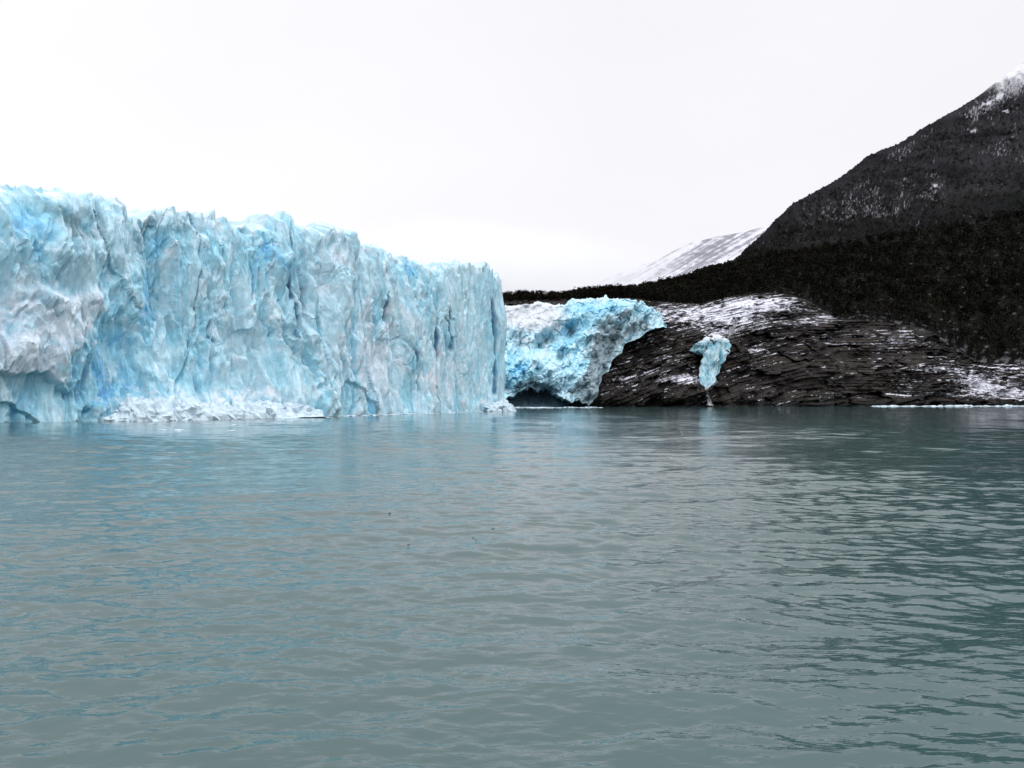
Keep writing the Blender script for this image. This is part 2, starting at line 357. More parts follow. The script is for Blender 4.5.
# ================================================================ wooded hill and mountain
def hill(name, pxs, rows, lowD, lowpy, highD, highpy, rough, seed, shape=1.0, beyond=.1):
    T = np.linspace(0, 1 + beyond, rows)[:, None]; P = pxs[None, :] + 0 * T
    a = lowD(P); b = highD(P); za = wz(lowpy(P), a); zb = wz(highpy(P), b)
    Yv = a + (b - a) * T
    Zv = np.where(T <= 1, za + (zb - za) * np.clip(T, 0, 1) ** shape, zb - (T - 1) * (zb - za) * .8)
    Xv = wx(P, Yv)
    Zv = Zv + rough * fbm(Xv / (rough * 12), Yv / (rough * 12), seed, 5) * sst(0, .12, T) * (1 - .8 * np.exp(-((T - 1) / .05) ** 2))
    return P, T, Xv, Yv, Zv
skyline = [(470, 302), (510, 301), (550, 297), (600, 291), (640, 284), (668, 278), (690, 271), (704, 265), (722, 262), (740, 254), (760, 236), (776, 221), (800, 200), (820, 190), (838, 179), (850, 171), (868, 156), (880, 150), (905, 139), (925, 127), (945, 116), (970, 102), (985, 92), (1000, 80), (1024, 62), (1100, 10), (1300, -120), (1500, -200)]
crest = [(470, 306), (560, 300), (640, 289), (690, 277), (720, 268), (760, 258), (820, 246), (900, 232), (960, 222), (1024, 208), (1200, 190), (1500, 180)]
pxh = np.concatenate([np.arange(470, 1040, 2.0), np.arange(1040, 1500, 8.0)])
Ph, Th, Xh, Yh, Zh = hill('wooded', pxh, 160, lambda p: D1f(p) - 4, lambda p: edgef(p) + 2, lambda p: ip(p, [(470, 1000), (700, 1080), (1024, 1180), (1500, 1200)]), lambda p: ip(p, crest) + 7, 5, 201, .9, .15)
n = fbm(Xh / 20, Yh / 20, 205, 4)
colh = mix([.004, .005, .004], [.010, .010, .008], np.clip(.5 + n, 0, 1))
colh = mix(colh, [.5, .5, .55], sst(.62, .9, fbm(Xh / 6, Yh / 6, 206, 4) + .5 * np.exp(-(Th / .08) ** 2)) * .25)
hl = grid_obj('wooded_hill', Xh, Yh, Zh, M_HILL, colh); tag(hl, 'low dark wooded hill above the rock bank', kind='structure')
# mountain
pxm = np.concatenate([np.arange(640, 1040, 1.0), np.arange(1040, 1500, 6.0)])
mtD = lambda p: ip(p, [(640, 1500), (740, 1650), (800, 1850), (1024, 2300), (1500, 2500)])
Pm, Tm, Xm, Ym, Zm = hill('mountain', pxm, 420, lambda p: p * 0 + 1350, lambda p: ip(p, crest) + 28, mtD, lambda p: np.maximum(ip(p, skyline), -300) + 0 * p, 16, 211, 1.1, .2)
Pym = HOR - (Zm - CAMZ) / Ym * F
# woods texture: fine relief
gul = ridged(Xm / 130 + .4 * fbm(Xm / 90, Ym / 200, 217, 3), Ym / 900 + Xm / 900, 224, 3); Zm = Zm + 26 * (gul - .5) * sst(0, .2, Tm) * sst(1.0, .85, Tm)
Zm = Zm + (3.0 * facet(Xm / 6, Ym / 6, 212)[0] + 2.2 * vnoise(Xm / 4, Ym / 4, 213)) * sst(70, 130, Pym)
Bm = lambda *a: blob(Pm, Pym, *a)
base = mix([.014, .014, .016], [.030, .029, .033], np.clip(.5 + .7 * fbm(Xm / 60, Zm / 40, 214, 5), 0, 1))
reg = .55 * Bm(870, 195, 60, 14, -20) + .45 * Bm(920, 200, 50, 8, -15) + .65 * Bm(990, 100, 30, 12, -35) + .3 * Bm(1005, 140, 25, 10, -30) + .5 * Bm(852, 163, 14, 4, -40) + .5 * Bm(905, 148, 30, 6, -30) + .2 * Bm(1010, 150, 20, 20) + .4 * Bm(940, 178, 10, 4) + .9 * Bm(1024, 76, 26, 12, -35) + .35 * Bm(975, 125, 12, 6) + .35 * Bm(850, 215, 50, 8, -10) + .5 * Bm(920, 222, 16, 4, -30)
reg = reg + .10 * sst(260, 120, Pym)
sm = reg + .55 * fbm(Pm / 1.6, Pym / 3.5, 215, 4, .7) + .34 * fbm(Pm / 22, Pym / 12 + Pm / 40, 216, 4)
snm = sst(.62, 1.15, sm) * .42
top = sst(.0, 12, ip(Pm, [(985, 92), (1000, 90), (1012, 84), (1024, 80), (1100, 60), (1500, 40)]) - Pym + 6 * fbm(Pm / 8, Pym / 8, 218, 4)) * sst(970, 990, Pm)
base = mix(base, [.009, .010, .009], .8 * sst(55, 0, ip(Pm, crest) - Pym + 14 * fbm(Pm / 20, Pym / 10, 226, 4)))
base = mix(base, [.036, .033, .036], sst(.1, .7, fbm(Xm / 150, Zm / 60, 225, 4)) * .6)
colm = mix(base, [.62, .62, .68], np.maximum(snm, 0)); colm = mix(colm, [.66, .66, .70], top * (.5 + .5 * sst(100, 70, Pym)))
for (cx, cy, rx, ry, an) in [(852, 165, 8, 2.2, -42), (938, 178, 3, 1.5, 0), (975, 124, 5, 2.4, -10), (1009, 108, 5, 4, -50), (1003, 92, 5, 3, -20), (990, 99, 7, 2, -35)]:
    colm = mix(colm, [.60, .60, .66], .8 * sst(.35, .7, Bm(cx, cy, rx, ry, an) + .25 * fbm(Pm / 3, Pym / 3, 219, 3)))
mt = grid_obj('mountain', Xm, Ym, Zm, M_HILL, colm, smooth=False); tag(mt, 'dark forested mountain slope rising to snow at the top right', kind='structure')
# far snowy ridge going up into the cloud
pxd = np.arange(430, 1010, 2.0)
Pd, Td, Xd, Yd, Zd = hill('far', pxd, 200, lambda p: p * 0 + 4300, lambda p: p * 0 + 330, lambda p: p * 0 + 6200, lambda p: ip(p, [(430, 330), (520, 306), (560, 296), (610, 276), (650, 262), (690, 243), (715, 236), (745, 231), (800, 215), (1010, 190)]), 30, 221, 1, .2)
Pyd = HOR - (Zd - CAMZ) / Yd * F
st_ = fbm(Pd / 14 + Pyd / 9, (Pyd + Pd * .55) / 3.0, 222, 5, .6)
gk = sst(-.2, .6, .75 * st_ + .4 * fbm(Pd / 8, Pyd / 3.5, 223, 5, .65) + .5 * blob(Pd, Pyd, 705, 257, 40, 10, -32))
cold = mix([.56, .56, .61], [.17, .17, .20], gk * (.6 + .3 * sst(600, 680, Pd)))
fm = grid_obj('distant_mountain', Xd, Yd, Zd, M_FAR, cold, smooth=True); tag(fm, 'distant snow streaked ridge fading into cloud', kind='structure')
# the cloud lying on that ridge: a long lens of even vapour, thin at its edges
u = np.linspace(0, 2 * np.pi, 97)[:-1][None, :]; rho = np.concatenate([np.linspace(.002, 1, 24), np.linspace(1, .002, 24)[1:]])[:, None]
sgn = np.concatenate([-np.ones(24), np.ones(23)])[:, None]
cxw, cyw, czw = wx(490, 3900), 3900, wz(285, 3900)
r_ = 1 + .14 * vnoise(np.cos(u) * 1.7 + 3, np.sin(u) * 1.7, 231) + .05 * vnoise(np.cos(u) * 5, np.sin(u) * 5, 232)
cX = cxw + 1000 * rho * np.cos(u) * r_; cZ = czw + 330 * rho * np.sin(u) * r_; cY = cyw + sgn * 420 * (1 - rho ** 2) ** 2 + 0 * u
mc = bpy.data.materials.new('cloud_material'); mc.use_nodes = True; nt = mc.node_tree; nt.nodes.clear()
o_ = nt.nodes.new('ShaderNodeOutputMaterial'); pv = nt.nodes.new('ShaderNodeVolumePrincipled')
pv.inputs['Color'].default_value = (.995, .995, 1, 1); pv.inputs['Density'].default_value = .0024; nt.links.new(pv.outputs[0], o_.inputs['Volume'])
cf = grid_faces(47, 96, True)[:, ::-1]
cloud = mesh_obj('cloud', np.stack([cX, cY, cZ], -1), cf, mc, smooth=True); tag(cloud, 'white cloud hiding the far ridge', kind='stuff')

# ================================================================ side ice behind the corner
pxs = np.arange(488, 668, .4)
topf = [(488, 306), (508, 306), (525, 304), (545, 303), (556, 305), (566, 303), (572, 299), (590, 298), (610, 298), (630, 300), (645, 303), (655, 308), (661, 315), (664, 322), (668, 326)]
botf = [(488, 408), (588, 408), (592, 402), (597, 397), (599, 386), (603, 375), (609, 371), (613, 359), (621, 353), (626, 343), (640, 338), (648, 331), (664, 327), (668, 328)]
NV = 330
V = np.linspace(0, 1, NV)[:, None]; Pi = pxs[None, :] + 0 * V
tp = ip(Pi, topf) + 0 * V; bt = ip(Pi, botf)
tp = tp + 1.2 * facet(Pi / 5, Pi * 0, 301)[0]
PYi = bt + (tp - bt) * V
zlin = (408 - PYi)
Yi = 612 + .95 * zlin ** 1.0 + ip(Pi, [(488, 0), (560, 0), (600, 14), (668, 60)])
Xi = wx(Pi, Yi); Zi = wz(PYi, Yi)
Bi = lambda *a: blob(Pi, PYi, *a)
a1, _, ae1, ac1 = facet(Pi / 12 + fbm(Pi / 16, PYi / 16, 311, 3) * .7, PYi / 13, 312)
a2, _, ae2, ac2 = facet(Pi / 5 + PYi / 9 + fbm(Pi / 8, PYi / 8, 313, 3) * .4, PYi / 8 - Pi / 14, 314)
a3, _, ae3, ac3 = facet(Pi / 2.4, PYi / 2.4, 315)
a4, _, _, ac4 = facet(Pi / 1.1, PYi / 1.1, 316)
lowp = sst(330, 352, PYi)
snowtop = sst(572, 552, Pi + 4 * fbm(Pi / 8, PYi / 8, 317, 3)) * sst(338, 322, PYi + 5 * fbm(Pi / 9, PYi / 9, 318, 3))
chunk = 1 - .6 * snowtop
bul = 26 * Bi(590, 322, 40, 22, -8) + 16 * Bi(625, 312, 22, 12) - 20 * Bi(560, 335, 28, 8, -20) + 12 * Bi(535, 362, 25, 14, 15) + 14 * Bi(580, 372, 18, 22) - 12 * Bi(612, 342, 12, 9, 0) - 9 * Bi(640, 326, 9, 9) - 8 * Bi(520, 345, 14, 8)
di = bul * .9 + chunk * (9 * crag(Pi / 13 + PYi / 30, PYi / 12 - Pi / 40, 411) + 3.0 * crag(Pi / 6 + PYi / 10, PYi / 9 - Pi / 16, 412) + .6 * crag(Pi / 2.2, PYi / 2.6, 413)) + 6 * fbm(Pi / 20, PYi / 20, 319, 4) - 9 * sst(.3, .8, Bi(532, 396, 30, 15)) - chunk * 3 * np.exp(-(ae1 / .06) ** 2) - chunk * .8 * np.exp(-(ae2 / .04) ** 2)
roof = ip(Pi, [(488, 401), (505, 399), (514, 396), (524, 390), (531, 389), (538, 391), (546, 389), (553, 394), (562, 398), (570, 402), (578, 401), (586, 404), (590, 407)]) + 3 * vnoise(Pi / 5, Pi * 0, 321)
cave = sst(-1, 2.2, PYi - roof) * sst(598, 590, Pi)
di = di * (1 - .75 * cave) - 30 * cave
di = blur(di, [1, 2, 1], [1, 2, 1])
env = sst(1.0, .97, V) * (sst(0, .02, V) * .6 + .4)
Yi2 = Yi - di * env; Zi2 = Zi + chunk * 1.5 * crag(Pi / 5, PYi / 5, 414) * sst(0, .08, V)
Xi2 = Xi + chunk * .8 * vnoise(Pi / 4, PYi / 4, 415)
bl = .9 * Bi(575, 325, 22, 14, -25) + .8 * Bi(600, 308, 30, 9) + .9 * Bi(557, 350, 16, 7) + .95 * Bi(536, 341, 6, 4) + .6 * Bi(583, 362, 10, 10) + .7 * Bi(515, 365, 14, 18) + .4 * Bi(640, 310, 14, 6) + .5 * Bi(530, 372, 30, 10) + .3
bl = .85 * bl * (.8 + .6 * fbm(Pi / 10 + PYi / 14, PYi / 14, 331, 4)) + .2 * (ac2 - .5) + .1 * (ac3 - .5) + .3 * (ac1 - .5)
ci = mix(pale * 1.05, turq, sst(.15, .75, bl)); ci = mix(ci, azur, sst(.7, 1.3, bl))
ci = mix(ci, white * .76, np.clip(snowtop * .95 + .6 * sst(.15, .7, fbm(Pi / 9 + PYi / 14, PYi / 12, 332, 4) + .5 * Bi(545, 345, 12, 16) + .5 * Bi(525, 335, 20, 8) + .35 * Bi(620, 330, 30, 8) - .3), 0, 1))
dd = .8 * Bi(612, 335, 16, 14) + .8 * Bi(638, 326, 12, 10) + .7 * Bi(622, 316, 10, 4) + 1.0 * Bi(595, 380, 14, 28) + .9 * Bi(605, 352, 14, 14) + .7 * Bi(580, 395, 18, 12) + .5 * Bi(596, 345, 6, 10)
dd = sst(.3, .75, dd + .5 * fbm(Pi / 4, PYi / 4, 333, 5)) * sst(505, 520, Pi)
ci = mix(ci, [.17, .20, .22], dd * .7); ci = ci * .88
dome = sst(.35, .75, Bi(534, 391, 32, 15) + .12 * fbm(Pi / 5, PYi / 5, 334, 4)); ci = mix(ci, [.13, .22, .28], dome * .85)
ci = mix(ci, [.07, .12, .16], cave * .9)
# rows running back over its top
NBk = 24; qb = np.linspace(0, 1, NBk)[1:, None]; bk = 130 * qb ** 1.5
Xk = Xi2[-1][None, :] + bk * wx(pxs, 1.0)[None, :]; Yk = Yi2[-1][None, :] + bk; Zk = Zi2[-1][None, :] - bk * .06 + 2 * facet(Xk / 9, Yk / 9, 341)[0]
Xi2 = np.vstack([Xi2, Xk]); Yi2 = np.vstack([Yi2, Yk]); Zi2 = np.vstack([Zi2, Zk]); ci = np.concatenate([ci, mix(pale, white, np.clip(.6 + 0 * Xk, 0, 1))], 0)
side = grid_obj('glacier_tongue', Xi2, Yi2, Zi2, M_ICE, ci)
tag(side, 'broken blue and dirty ice mass with a dark arch at its foot', 'glacier')

# ================================================================ hanging ice block and frozen streams
def bank_Y(px, py):
    P_ = np.array([px]); j = int(np.argmin(np.abs(px_r - px))); colp = PYr[:, j]
    i = int(np.argmin(np.abs(colp - py))); return float(Yr2[i, j])
def ring_body(name, rows, mat, colf, nseg=48, depth=.6, front=0, seed=0, sub=10, amp=1.0, parent=None):
    """rows: (py, px left, px right) down the body; each a rounded ring lying against the bank"""
    ys = np.array([r[0] for r in rows], float); yy = np.linspace(ys[0], ys[-1], len(rows) * sub)
    l = np.interp(yy, ys, [r[1] for r in rows]); r = np.interp(yy, ys, [r[2] for r in rows])
    Yc = np.array([bank_Y((a + b) / 2, c) for a, b, c in zip(l, r, yy)])
    kk = np.hanning(15); kk /= kk.sum(); Yc = np.convolve(np.pad(Yc, 7, mode='edge'), kk, 'valid') - front
    cx = wx((l + r) / 2, Yc); hw = (r - l) / 2 / F * Yc; zc = wz(yy, Yc)
    th = np.linspace(0, 2 * np.pi, nseg + 1)[:-1][None, :]
    hwc = hw[:, None]
    U = th * 4; W = zc[:, None]
    w_ = amp * (1.5 * crag(np.cos(th) * hwc / 3.5 + 40, W / 9 + np.sin(th), seed) + .6 * crag(np.cos(th) * hwc / 1.4, W / 5, seed + 1))
    lim = np.minimum(1, hwc / 4); hwc = hwc * (1 + .10 * amp * vnoise(W / 5, np.sign(np.cos(th)) * 3.0, seed + 5))
    Xq = cx[:, None] + np.cos(th) * (hwc + w_ * .5 * lim); Yq = Yc[:, None] + np.sin(th) * (hwc * depth + w_ * 1.3 * lim); Zq = W + 0 * th + w_ * .3 * lim
    n_r = len(yy)
    verts = np.stack([Xq, Yq, Zq], -1).reshape(-1, 3)
    c = colf(Xq, Zq, yy[:, None] + 0 * th)
    o = mesh_obj(name, verts, grid_faces(n_r, nseg, True), mat, c, parent=parent)
    return o
def ice_col(Xq, Zq, yv):
    b_ = .5 + .8 * fbm(Xq / 5, Zq / 9, 401, 4)
    c = mix([.31, .46, .51], [.13, .33, .42], sst(.2, .9, b_)); c = mix(c, [.26, .32, .33], sst(.3, .8, fbm(Xq / 1.2, Zq / 12, 402, 4)) * .8)  # ice tones darkened to stand in for shade from the cliffs
    c = mix(c, [.5, .6, .64], sst(.3, .9, fbm(Xq / 1.0, Zq / 16, 406, 4)) * .8)
    return mix(c, [.6, .62, .66], sst(343, 337, yv + 2 * fbm(Xq / 4, Zq / 4, 403, 3)))
blk = ring_body('hanging_ice_block', [(334.5, 710, 718), (336, 706, 724), (339, 704, 728), (345, 704, 731), (350, 705, 730), (356, 704, 727), (364, 702, 723), (372, 699, 719), (380, 699.5, 716), (385, 702, 712), (388, 705, 708.5)], M_ICE, ice_col, depth=.55, front=4, seed=410, amp=2.3)
tag(blk, 'pale blue tongue of ice hanging down the dark rock bank with snow on its head', 'ice block')
wing = ring_body('ice_wing', [(337, 705, 711), (341, 700, 711), (344, 696, 711), (348, 691, 710), (351, 689, 708), (353, 694, 707), (356, 702, 706)], M_ICE, ice_col, depth=.6, front=5, seed=420, amp=2.0, parent=blk)
def snow_col(Xq, Zq, yv): return mix([.08, .085, .09], [.42, .44, .47], np.clip(.5 + 1.6 * fbm(Xq, Zq / 2, 404, 3), 0, 1))
fs = ring_body('frozen_stream', [(384, 704.5, 709), (391, 704.5, 707.4), (395, 705.6, 708.6), (399, 706.8, 710), (403, 707.5, 712), (405.5, 707, 714)], M_ICE, snow_col, 16, .5, 2.5, 430, amp=2.5)
tag(fs, 'thin white frozen trickle below the hanging blue ice', 'icicle')
fs2 = ring_body('frozen_waterfall', [(317, 734, 741), (322, 731, 739), (328, 729, 738), (334, 728, 736), (340, 727, 734), (346, 727, 731)], M_ICE, lambda a, b, c: mix([.03, .03, .035], [.26, .27, .30], np.clip(.4 + 1.6 * fbm(a / 1.0, b / 8, 405, 3), 0, 1)), 24, .2, .6, 440, amp=1.6)
tag(fs2, 'grey frozen waterfall on the rocks above the hanging ice', 'waterfall')

# ================================================================ loose ice
rng = np.random.default_rng(7)
def chunk_mesh(name, seed, n=14, m=9, flat=.5, jag=.45):
    th = np.linspace(0, 2 * np.pi, n + 1)[:-1][None, :]; ph = np.linspace(.02, np.pi - .02, m)[:, None]
    x = np.cos(th) * np.sin(ph); y = np.sin(th) * np.sin(ph); z = np.cos(ph) + 0 * th
    r = 1 + jag * facet(x * 1.6 + seed * 3.7, y * 1.6 + z * 1.3, seed)[0] + .25 * vnoise(x * 3 + seed, y * 3 + z * 3, seed)
    verts = np.stack([x * r, y * r, z * r * flat], -1).reshape(-1, 3)
    me = bpy.data.meshes.new(name); me.from_pydata(verts.tolist(), [], grid_faces(m, n, True).tolist() + [list(range(n))[::-1], list(range((m - 1) * n, m * n))])
    me.materials.append(M_FLOE); me.validate(); return me, verts, grid_faces(m, n, True)
cm = [chunk_mesh('ice_floe', k_, flat=.35 + .08 * (k_ % 4)) for k_ in range(1, 9)]
def wall_point(px, outw):
    j = int(np.argmin(np.abs(pxb[:i_corner] - px)))
    return bx[j] + nx[j] * outw, by[j] + ny[j] * outw
def floe(px, py=None, w=2.0, h=None, label='', group=None, at=None, cat='ice floe', name='ice_floe', rz=None):
    Yv = CAMZ * F / (py - HOR) if at is None else at[1]
    Xv = wx(px, Yv) if at is None else at[0]
    me = cm[int(rng.integers(0, len(cm)))][0]
    o = bpy.data.objects.new(name, me); C.objects.link(o)
    o.location = (Xv, Yv, .02); o.rotation_euler = (0, 0, rng.uniform(0, 6.28) if rz is None else rz)
    o.scale = (w, w * rng.uniform(.5, .8), (h or w * .6)); tag(o, label, cat, group); return o
# rubble heaps at the foot of the wall: uncountable, one object
vs, fs_, n0 = [], [], 0
for i in range(1700):
    a = rng.uniform()
    px = rng.choice([rng.normal(140, 17), rng.normal(180, 20), rng.normal(215, 22), rng.normal(255, 22), rng.uniform(105, 300), rng.normal(489, 7)], p=[.2, .18, .2, .2, .14, .08])
    if px < 100 or px > 501: continue
    heap = ip(px, [(100, .3), (125, 3.5), (140, 4.5), (160, 1.8), (180, 4.0), (200, 2.0), (225, 3.0), (242, 2.0), (255, 3.0), (270, 3.6), (290, 3.5), (305, 1), (470, .3), (480, 1.5), (488, 4), (495, 4), (501, 1)])
    hq = rng.uniform() ** 1.3; heap *= .8; ow = (3 + heap * .9) * (1 - hq) + 1.5 + rng.uniform(-.5, .8)
    p = wall_point(px, ow + 1.5); sz = rng.uniform(.1, 1) ** 4 * 3.2 + .3
    _, vv, ff = cm[int(rng.integers(0, 8))]
    ang = rng.uniform(0, 6.28); R_ = np.array([[math.cos(ang), -math.sin(ang), 0], [math.sin(ang), math.cos(ang), 0], [0, 0, 1]])
    vs.append((vv * np.array([sz, sz * .8, sz * 1.5])) @ R_.T + np.array([p[0], p[1], heap * hq - .1])); fs_.append(ff + n0); n0 += len(vv)
rub = mesh_obj('ice_rubble', np.vstack(vs), np.vstack(fs_), M_FLOE)
tag(rub, 'heaps of fallen white ice rubble along the foot of the ice cliff', kind='stuff')
# floating floes with their own look
floe(0, at=wall_point(283, 9), w=7.0, h=1.5, rz=.9, label='low white ice floe drifting against the rubble at the foot of the cliff')
floe(0, at=wall_point(262, 11), w=4.5, h=1.4, label='smaller white floe at the left end of the long floe by the rubble')
for px in np.concatenate([np.linspace(305, 500, 44) + rng.uniform(-2, 2, 44)]):
    floe(0, at=wall_point(px, rng.uniform(3.5, 7)), w=rng.uniform(.9, 2.4), h=rng.uniform(.2, .6), label='small white floe in the thin line of floes along the foot of the ice cliff', group='floes along the foot of the ice cliff')
for px in np.linspace(506, 600, 26) + rng.uniform(-1.5, 1.5, 26):
    Yv = ip(px, [(506, 560), (600, 590)]) + rng.uniform(-18, 18)
    floe(px, at=(wx(px, Yv), Yv), w=rng.uniform(1.5, 3.6), h=rng.uniform(.3, .9), label='small white floe on the water in front of the dark ice arch', group='floes before the ice arch')
for px in np.concatenate([np.linspace(876, 1023, 50) + rng.uniform(-2, 2, 50), np.linspace(1030, 1150, 14)]):
    Yv = ip(px, [(876, 690), (1024, 712), (1150, 720)]) + rng.uniform(-10, 6)
    floe(px, at=(wx(px, Yv), Yv), w=rng.uniform(1.8, 4.0), h=float(rng.choice([.5, .9, 1.6, 2.2], p=[.4, .35, .17, .08])), label='small white floe in the long line of floes under the right rock bank', group='floes under the right rock bank')
for px, py, w in [(163, 430, .8), (179, 430, .9), (205, 424, 1.0), (234, 425, .9), (232, 431, .7), (152, 424, .7)]:
    floe(px, py, w=w, h=.14, label='tiny white ice scrap floating before the rubble heaps', group='ice scraps before the rubble', name='ice_scrap', cat='ice scrap')
for px, py, w in [(390, 513, .10), (409, 545, .09), (473, 538, .10), (476, 540, .07), (493, 529, .08), (248, 503, .07), (408, 516, .05)]:
    w *= .7; o = floe(px, py, w=w, h=w * .4, label='tiny dark piece of drifting ice on open water', group='dark drifting pieces', name='drift_piece', cat='drift ice')
    o.data = o.data.copy() if not bpy.data.meshes.get('drift_piece') else o.data
for o in [o for o in C.objects if o.name.startswith('drift_piece')]:
    me = o.data.copy(); me.name = 'drift_piece'; me.materials.clear(); me.materials.append(M_DARKICE); o.data = me

# ================================================================ trees
def tree_parts(seed, nleaf=150, h=15.0, cw=3.8, leaf=.55):
    r = np.random.default_rng(seed)
    # trunk: tapered, leaning a little, with limbs
    V_, F_ = [], []
    def limb(p0, p1, r0, r1, n=6, k=5):
        base_ = sum(len(v) for v in V_); p0 = np.array(p0); p1 = np.array(p1)
        d = p1 - p0; d = d / np.linalg.norm(d); a = np.cross(d, [0.3, .9, .1]); a /= np.linalg.norm(a); b = np.cross(d, a)
        mid = r.normal(0, .02 * np.linalg.norm(p1 - p0), 3)
        for i in range(n):
            q_ = i / (n - 1); c_ = p0 + (p1 - p0) * q_ + mid * math.sin(q_ * math.pi); rr = r0 + (r1 - r0) * q_
            V_.append(np.array([c_ + rr * (math.cos(j * 2 * math.pi / k) * a + math.sin(j * 2 * math.pi / k) * b) for j in range(k)]))
        for i in range(n - 1):
            for j in range(k): F_.append([base_ + i * k + j, base_ + i * k + (j + 1) % k, base_ + (i + 1) * k + (j + 1) % k, base_ + (i + 1) * k + j])
    tipx, tipy = r.normal(0, .6, 2)
    limb((0, 0, -.5), (tipx, tipy, h * .88), .26, .06, 7)
    ends = [np.array([tipx, tipy, h * .88])]
    for i in range(7):
        zz = h * (.35 + .5 * i / 7); a = r.uniform(0, 6.28); l = cw * r.uniform(.5, .95)
        p0 = np.array([tipx * zz / h, tipy * zz / h, zz]); p1 = p0 + np.array([math.cos(a) * l, math.sin(a) * l, l * r.uniform(.3, .9)])
        limb(p0, p1, .10, .03, 4); ends.append(p1); ends.append((p0 + p1) / 2 + [0, 0, .6])
    tv, tf = np.vstack(V_), np.array(F_)
    # crown: leaf clumps around limb ends
    cv, cc = [], []
    for i in range(nleaf):
        e_ = ends[int(r.integers(0, len(ends)))]; c_ = e_ + r.normal(0, 1, 3) * [cw * .24, cw * .24, h * .055]
        sz = leaf * r.uniform(.5, 1.4); a = r.normal(0, 1, 3); a /= np.linalg.norm(a); b = np.cross(a, r.normal(0, 1, 3)); b /= np.linalg.norm(b); a = a * sz; b = b * sz * .6
        cv.append(np.array([c_ - a - b * .3, c_ + b - a * .1, c_ + a + b * .2, c_ - b]))
        k_ = r.uniform(); cc.append(np.tile([[.003 + .006 * k_, .004 + .006 * k_, .003 + .004 * k_]], (4, 1)))
    cv = np.vstack(cv); cf_ = np.arange(len(cv)).reshape(-1, 4)
    return tv, tf, cv, cf_, np.vstack(cc)
def make_tree(seed):
    tv, tf, cv, cf_, cc = tree_parts(seed)
    root = bpy.data.objects.new('beech_tree', None); C.objects.link(root)
    mesh_obj('trunk', tv, tf, M_BARK, parent=root); mesh_obj('crown', cv, cf_, M_LEAF, cc, parent=root)
    return root
def hill_z(Xq, Yq):
    p = 512 + Xq / Yq * F; j = int(np.clip(np.argmin(np.abs(pxh - p)), 0, len(pxh) - 1)); i = int(np.argmin(np.abs(Yh[:, j] - Yq))); return float(Zh[i, j])
protos = [make_tree(500 + i) for i in range(6)]; used = set()
def put_tree(Xq, Yq, sc, label, group):
    i = int(rng.integers(0, 6)); z_ = hill_z(Xq, Yq)
    if i not in used: r_o = protos[i]; used.add(i)
    else:
        r_o = protos[i].copy(); C.objects.link(r_o)
        for ch in protos[i].children:
            c_ = ch.copy(); C.objects.link(c_); c_.parent = r_o
    r_o.location = (Xq, Yq, z_ - .3); r_o.rotation_euler = (0, 0, rng.uniform(0, 6.28)); r_o.scale = (sc, sc, sc * rng.uniform(.85, 1.15)); tag(r_o, label, 'tree', group)
for i in range(110):      # front row of the wood, above the rocks
    px = 655 + (1100 - 655) * (i + rng.uniform(0, .8)) / 110
    Yq = float(D1f(px)) + rng.uniform(2, 26); put_tree(float(wx(px, Yq)), Yq, rng.uniform(.6, 1.05), 'dark beech tree on the lower edge of the wood, just above the snowy rock bank', 'trees on the lower edge of the wood')
for i in range(90):       # ridge trees against the sky
    px = 506 + (735 - 506) * (i + rng.uniform(0, .9)) / 90
    j = int(np.argmin(np.abs(pxh - px))); pyc = HOR - (Zh[:, j] - CAMZ) / Yh[:, j] * F; ii = int(np.argmin(pyc)); Yq = float(Yh[ii, j]) - rng.uniform(0, 14)
    put_tree(float(wx(px, Yq)), Yq, rng.uniform(.5, .95), 'dark bushy beech tree standing on the ridge against the pale sky', 'trees along the ridge against the sky')
# the wood behind: one mass
var = [tree_parts(600 + i, 46, 14, 4.2, 1.0) for i in range(8)]
def wood(name, pts, label, scl, hue=(1.1, 1, .9)):
    vs, fs_, cs, n0 = [], [], [], 0
    for (xx, yy, zz) in pts:
        tv, tf, cv, cf_, cc = var[int(rng.integers(0, 8))]
        a = rng.uniform(0, 6.28); sc = scl * rng.uniform(.7, 1.25); R_ = np.array([[math.cos(a), -math.sin(a), 0], [math.sin(a), math.cos(a), 0], [0, 0, 1]]) * sc
        o_ = np.array([xx, yy, zz]); tone = rng.uniform(.25, 1.5) * (1 + .7 * float(vnoise(xx / 60, zz / 25, 77))) * np.array([rng.uniform(.9, 1.35), 1.0, rng.uniform(.75, 1.05)]); k_ = len(tv) // 4
        vs.append(cv @ R_.T + o_); fs_.append(cf_ + n0); cs.append(cc * tone * hue); n0 += len(cv)
        tv2 = tv[:35]; vs.append(tv2 @ R_.T + o_); fs_.append(tf[:30] + n0); cs.append(np.tile([[.022, .020, .019]], (35, 1)) * rng.choice([.6, 1.4, 4.0], p=[.45, .4, .15])); n0 += 35
    o = mesh_obj(name, np.vstack(vs), np.vstack(fs_), M_LEAF, np.vstack(cs)); tag(o, label, kind='stuff')
pts = []
for _ in range(5200):
    px = rng.uniform(500, 1160); j = int(np.argmin(np.abs(pxh - px))); fr = rng.uniform(0, 1) ** .9
    i = int(fr * 138) + 2; dx_, dy_ = rng.uniform(-2, 2, 2); pts.append((Xh[i, j] + dx_, Yh[i, j] + dy_, Zh[i, j] - .4))
wood('forest', pts, 'dark beech forest covering the hill above the rock bank', .95)
pts = []
for _ in range(3800):
    px = rng.uniform(690, 1160); j = int(np.argmin(np.abs(pxm - px))); i = int(rng.uniform(0, 1) ** .8 * 310)
    if Pym[i, j] < 95 and px > 960: continue
    if snm[i, j] > .35: continue
    pts.append((Xm[i, j], Ym[i, j], Zm[i, j] - .5))
wood('mountain_forest', pts, 'sparse dark forest on the mountain slope', .7, (2.2, 2.1, 2.4))

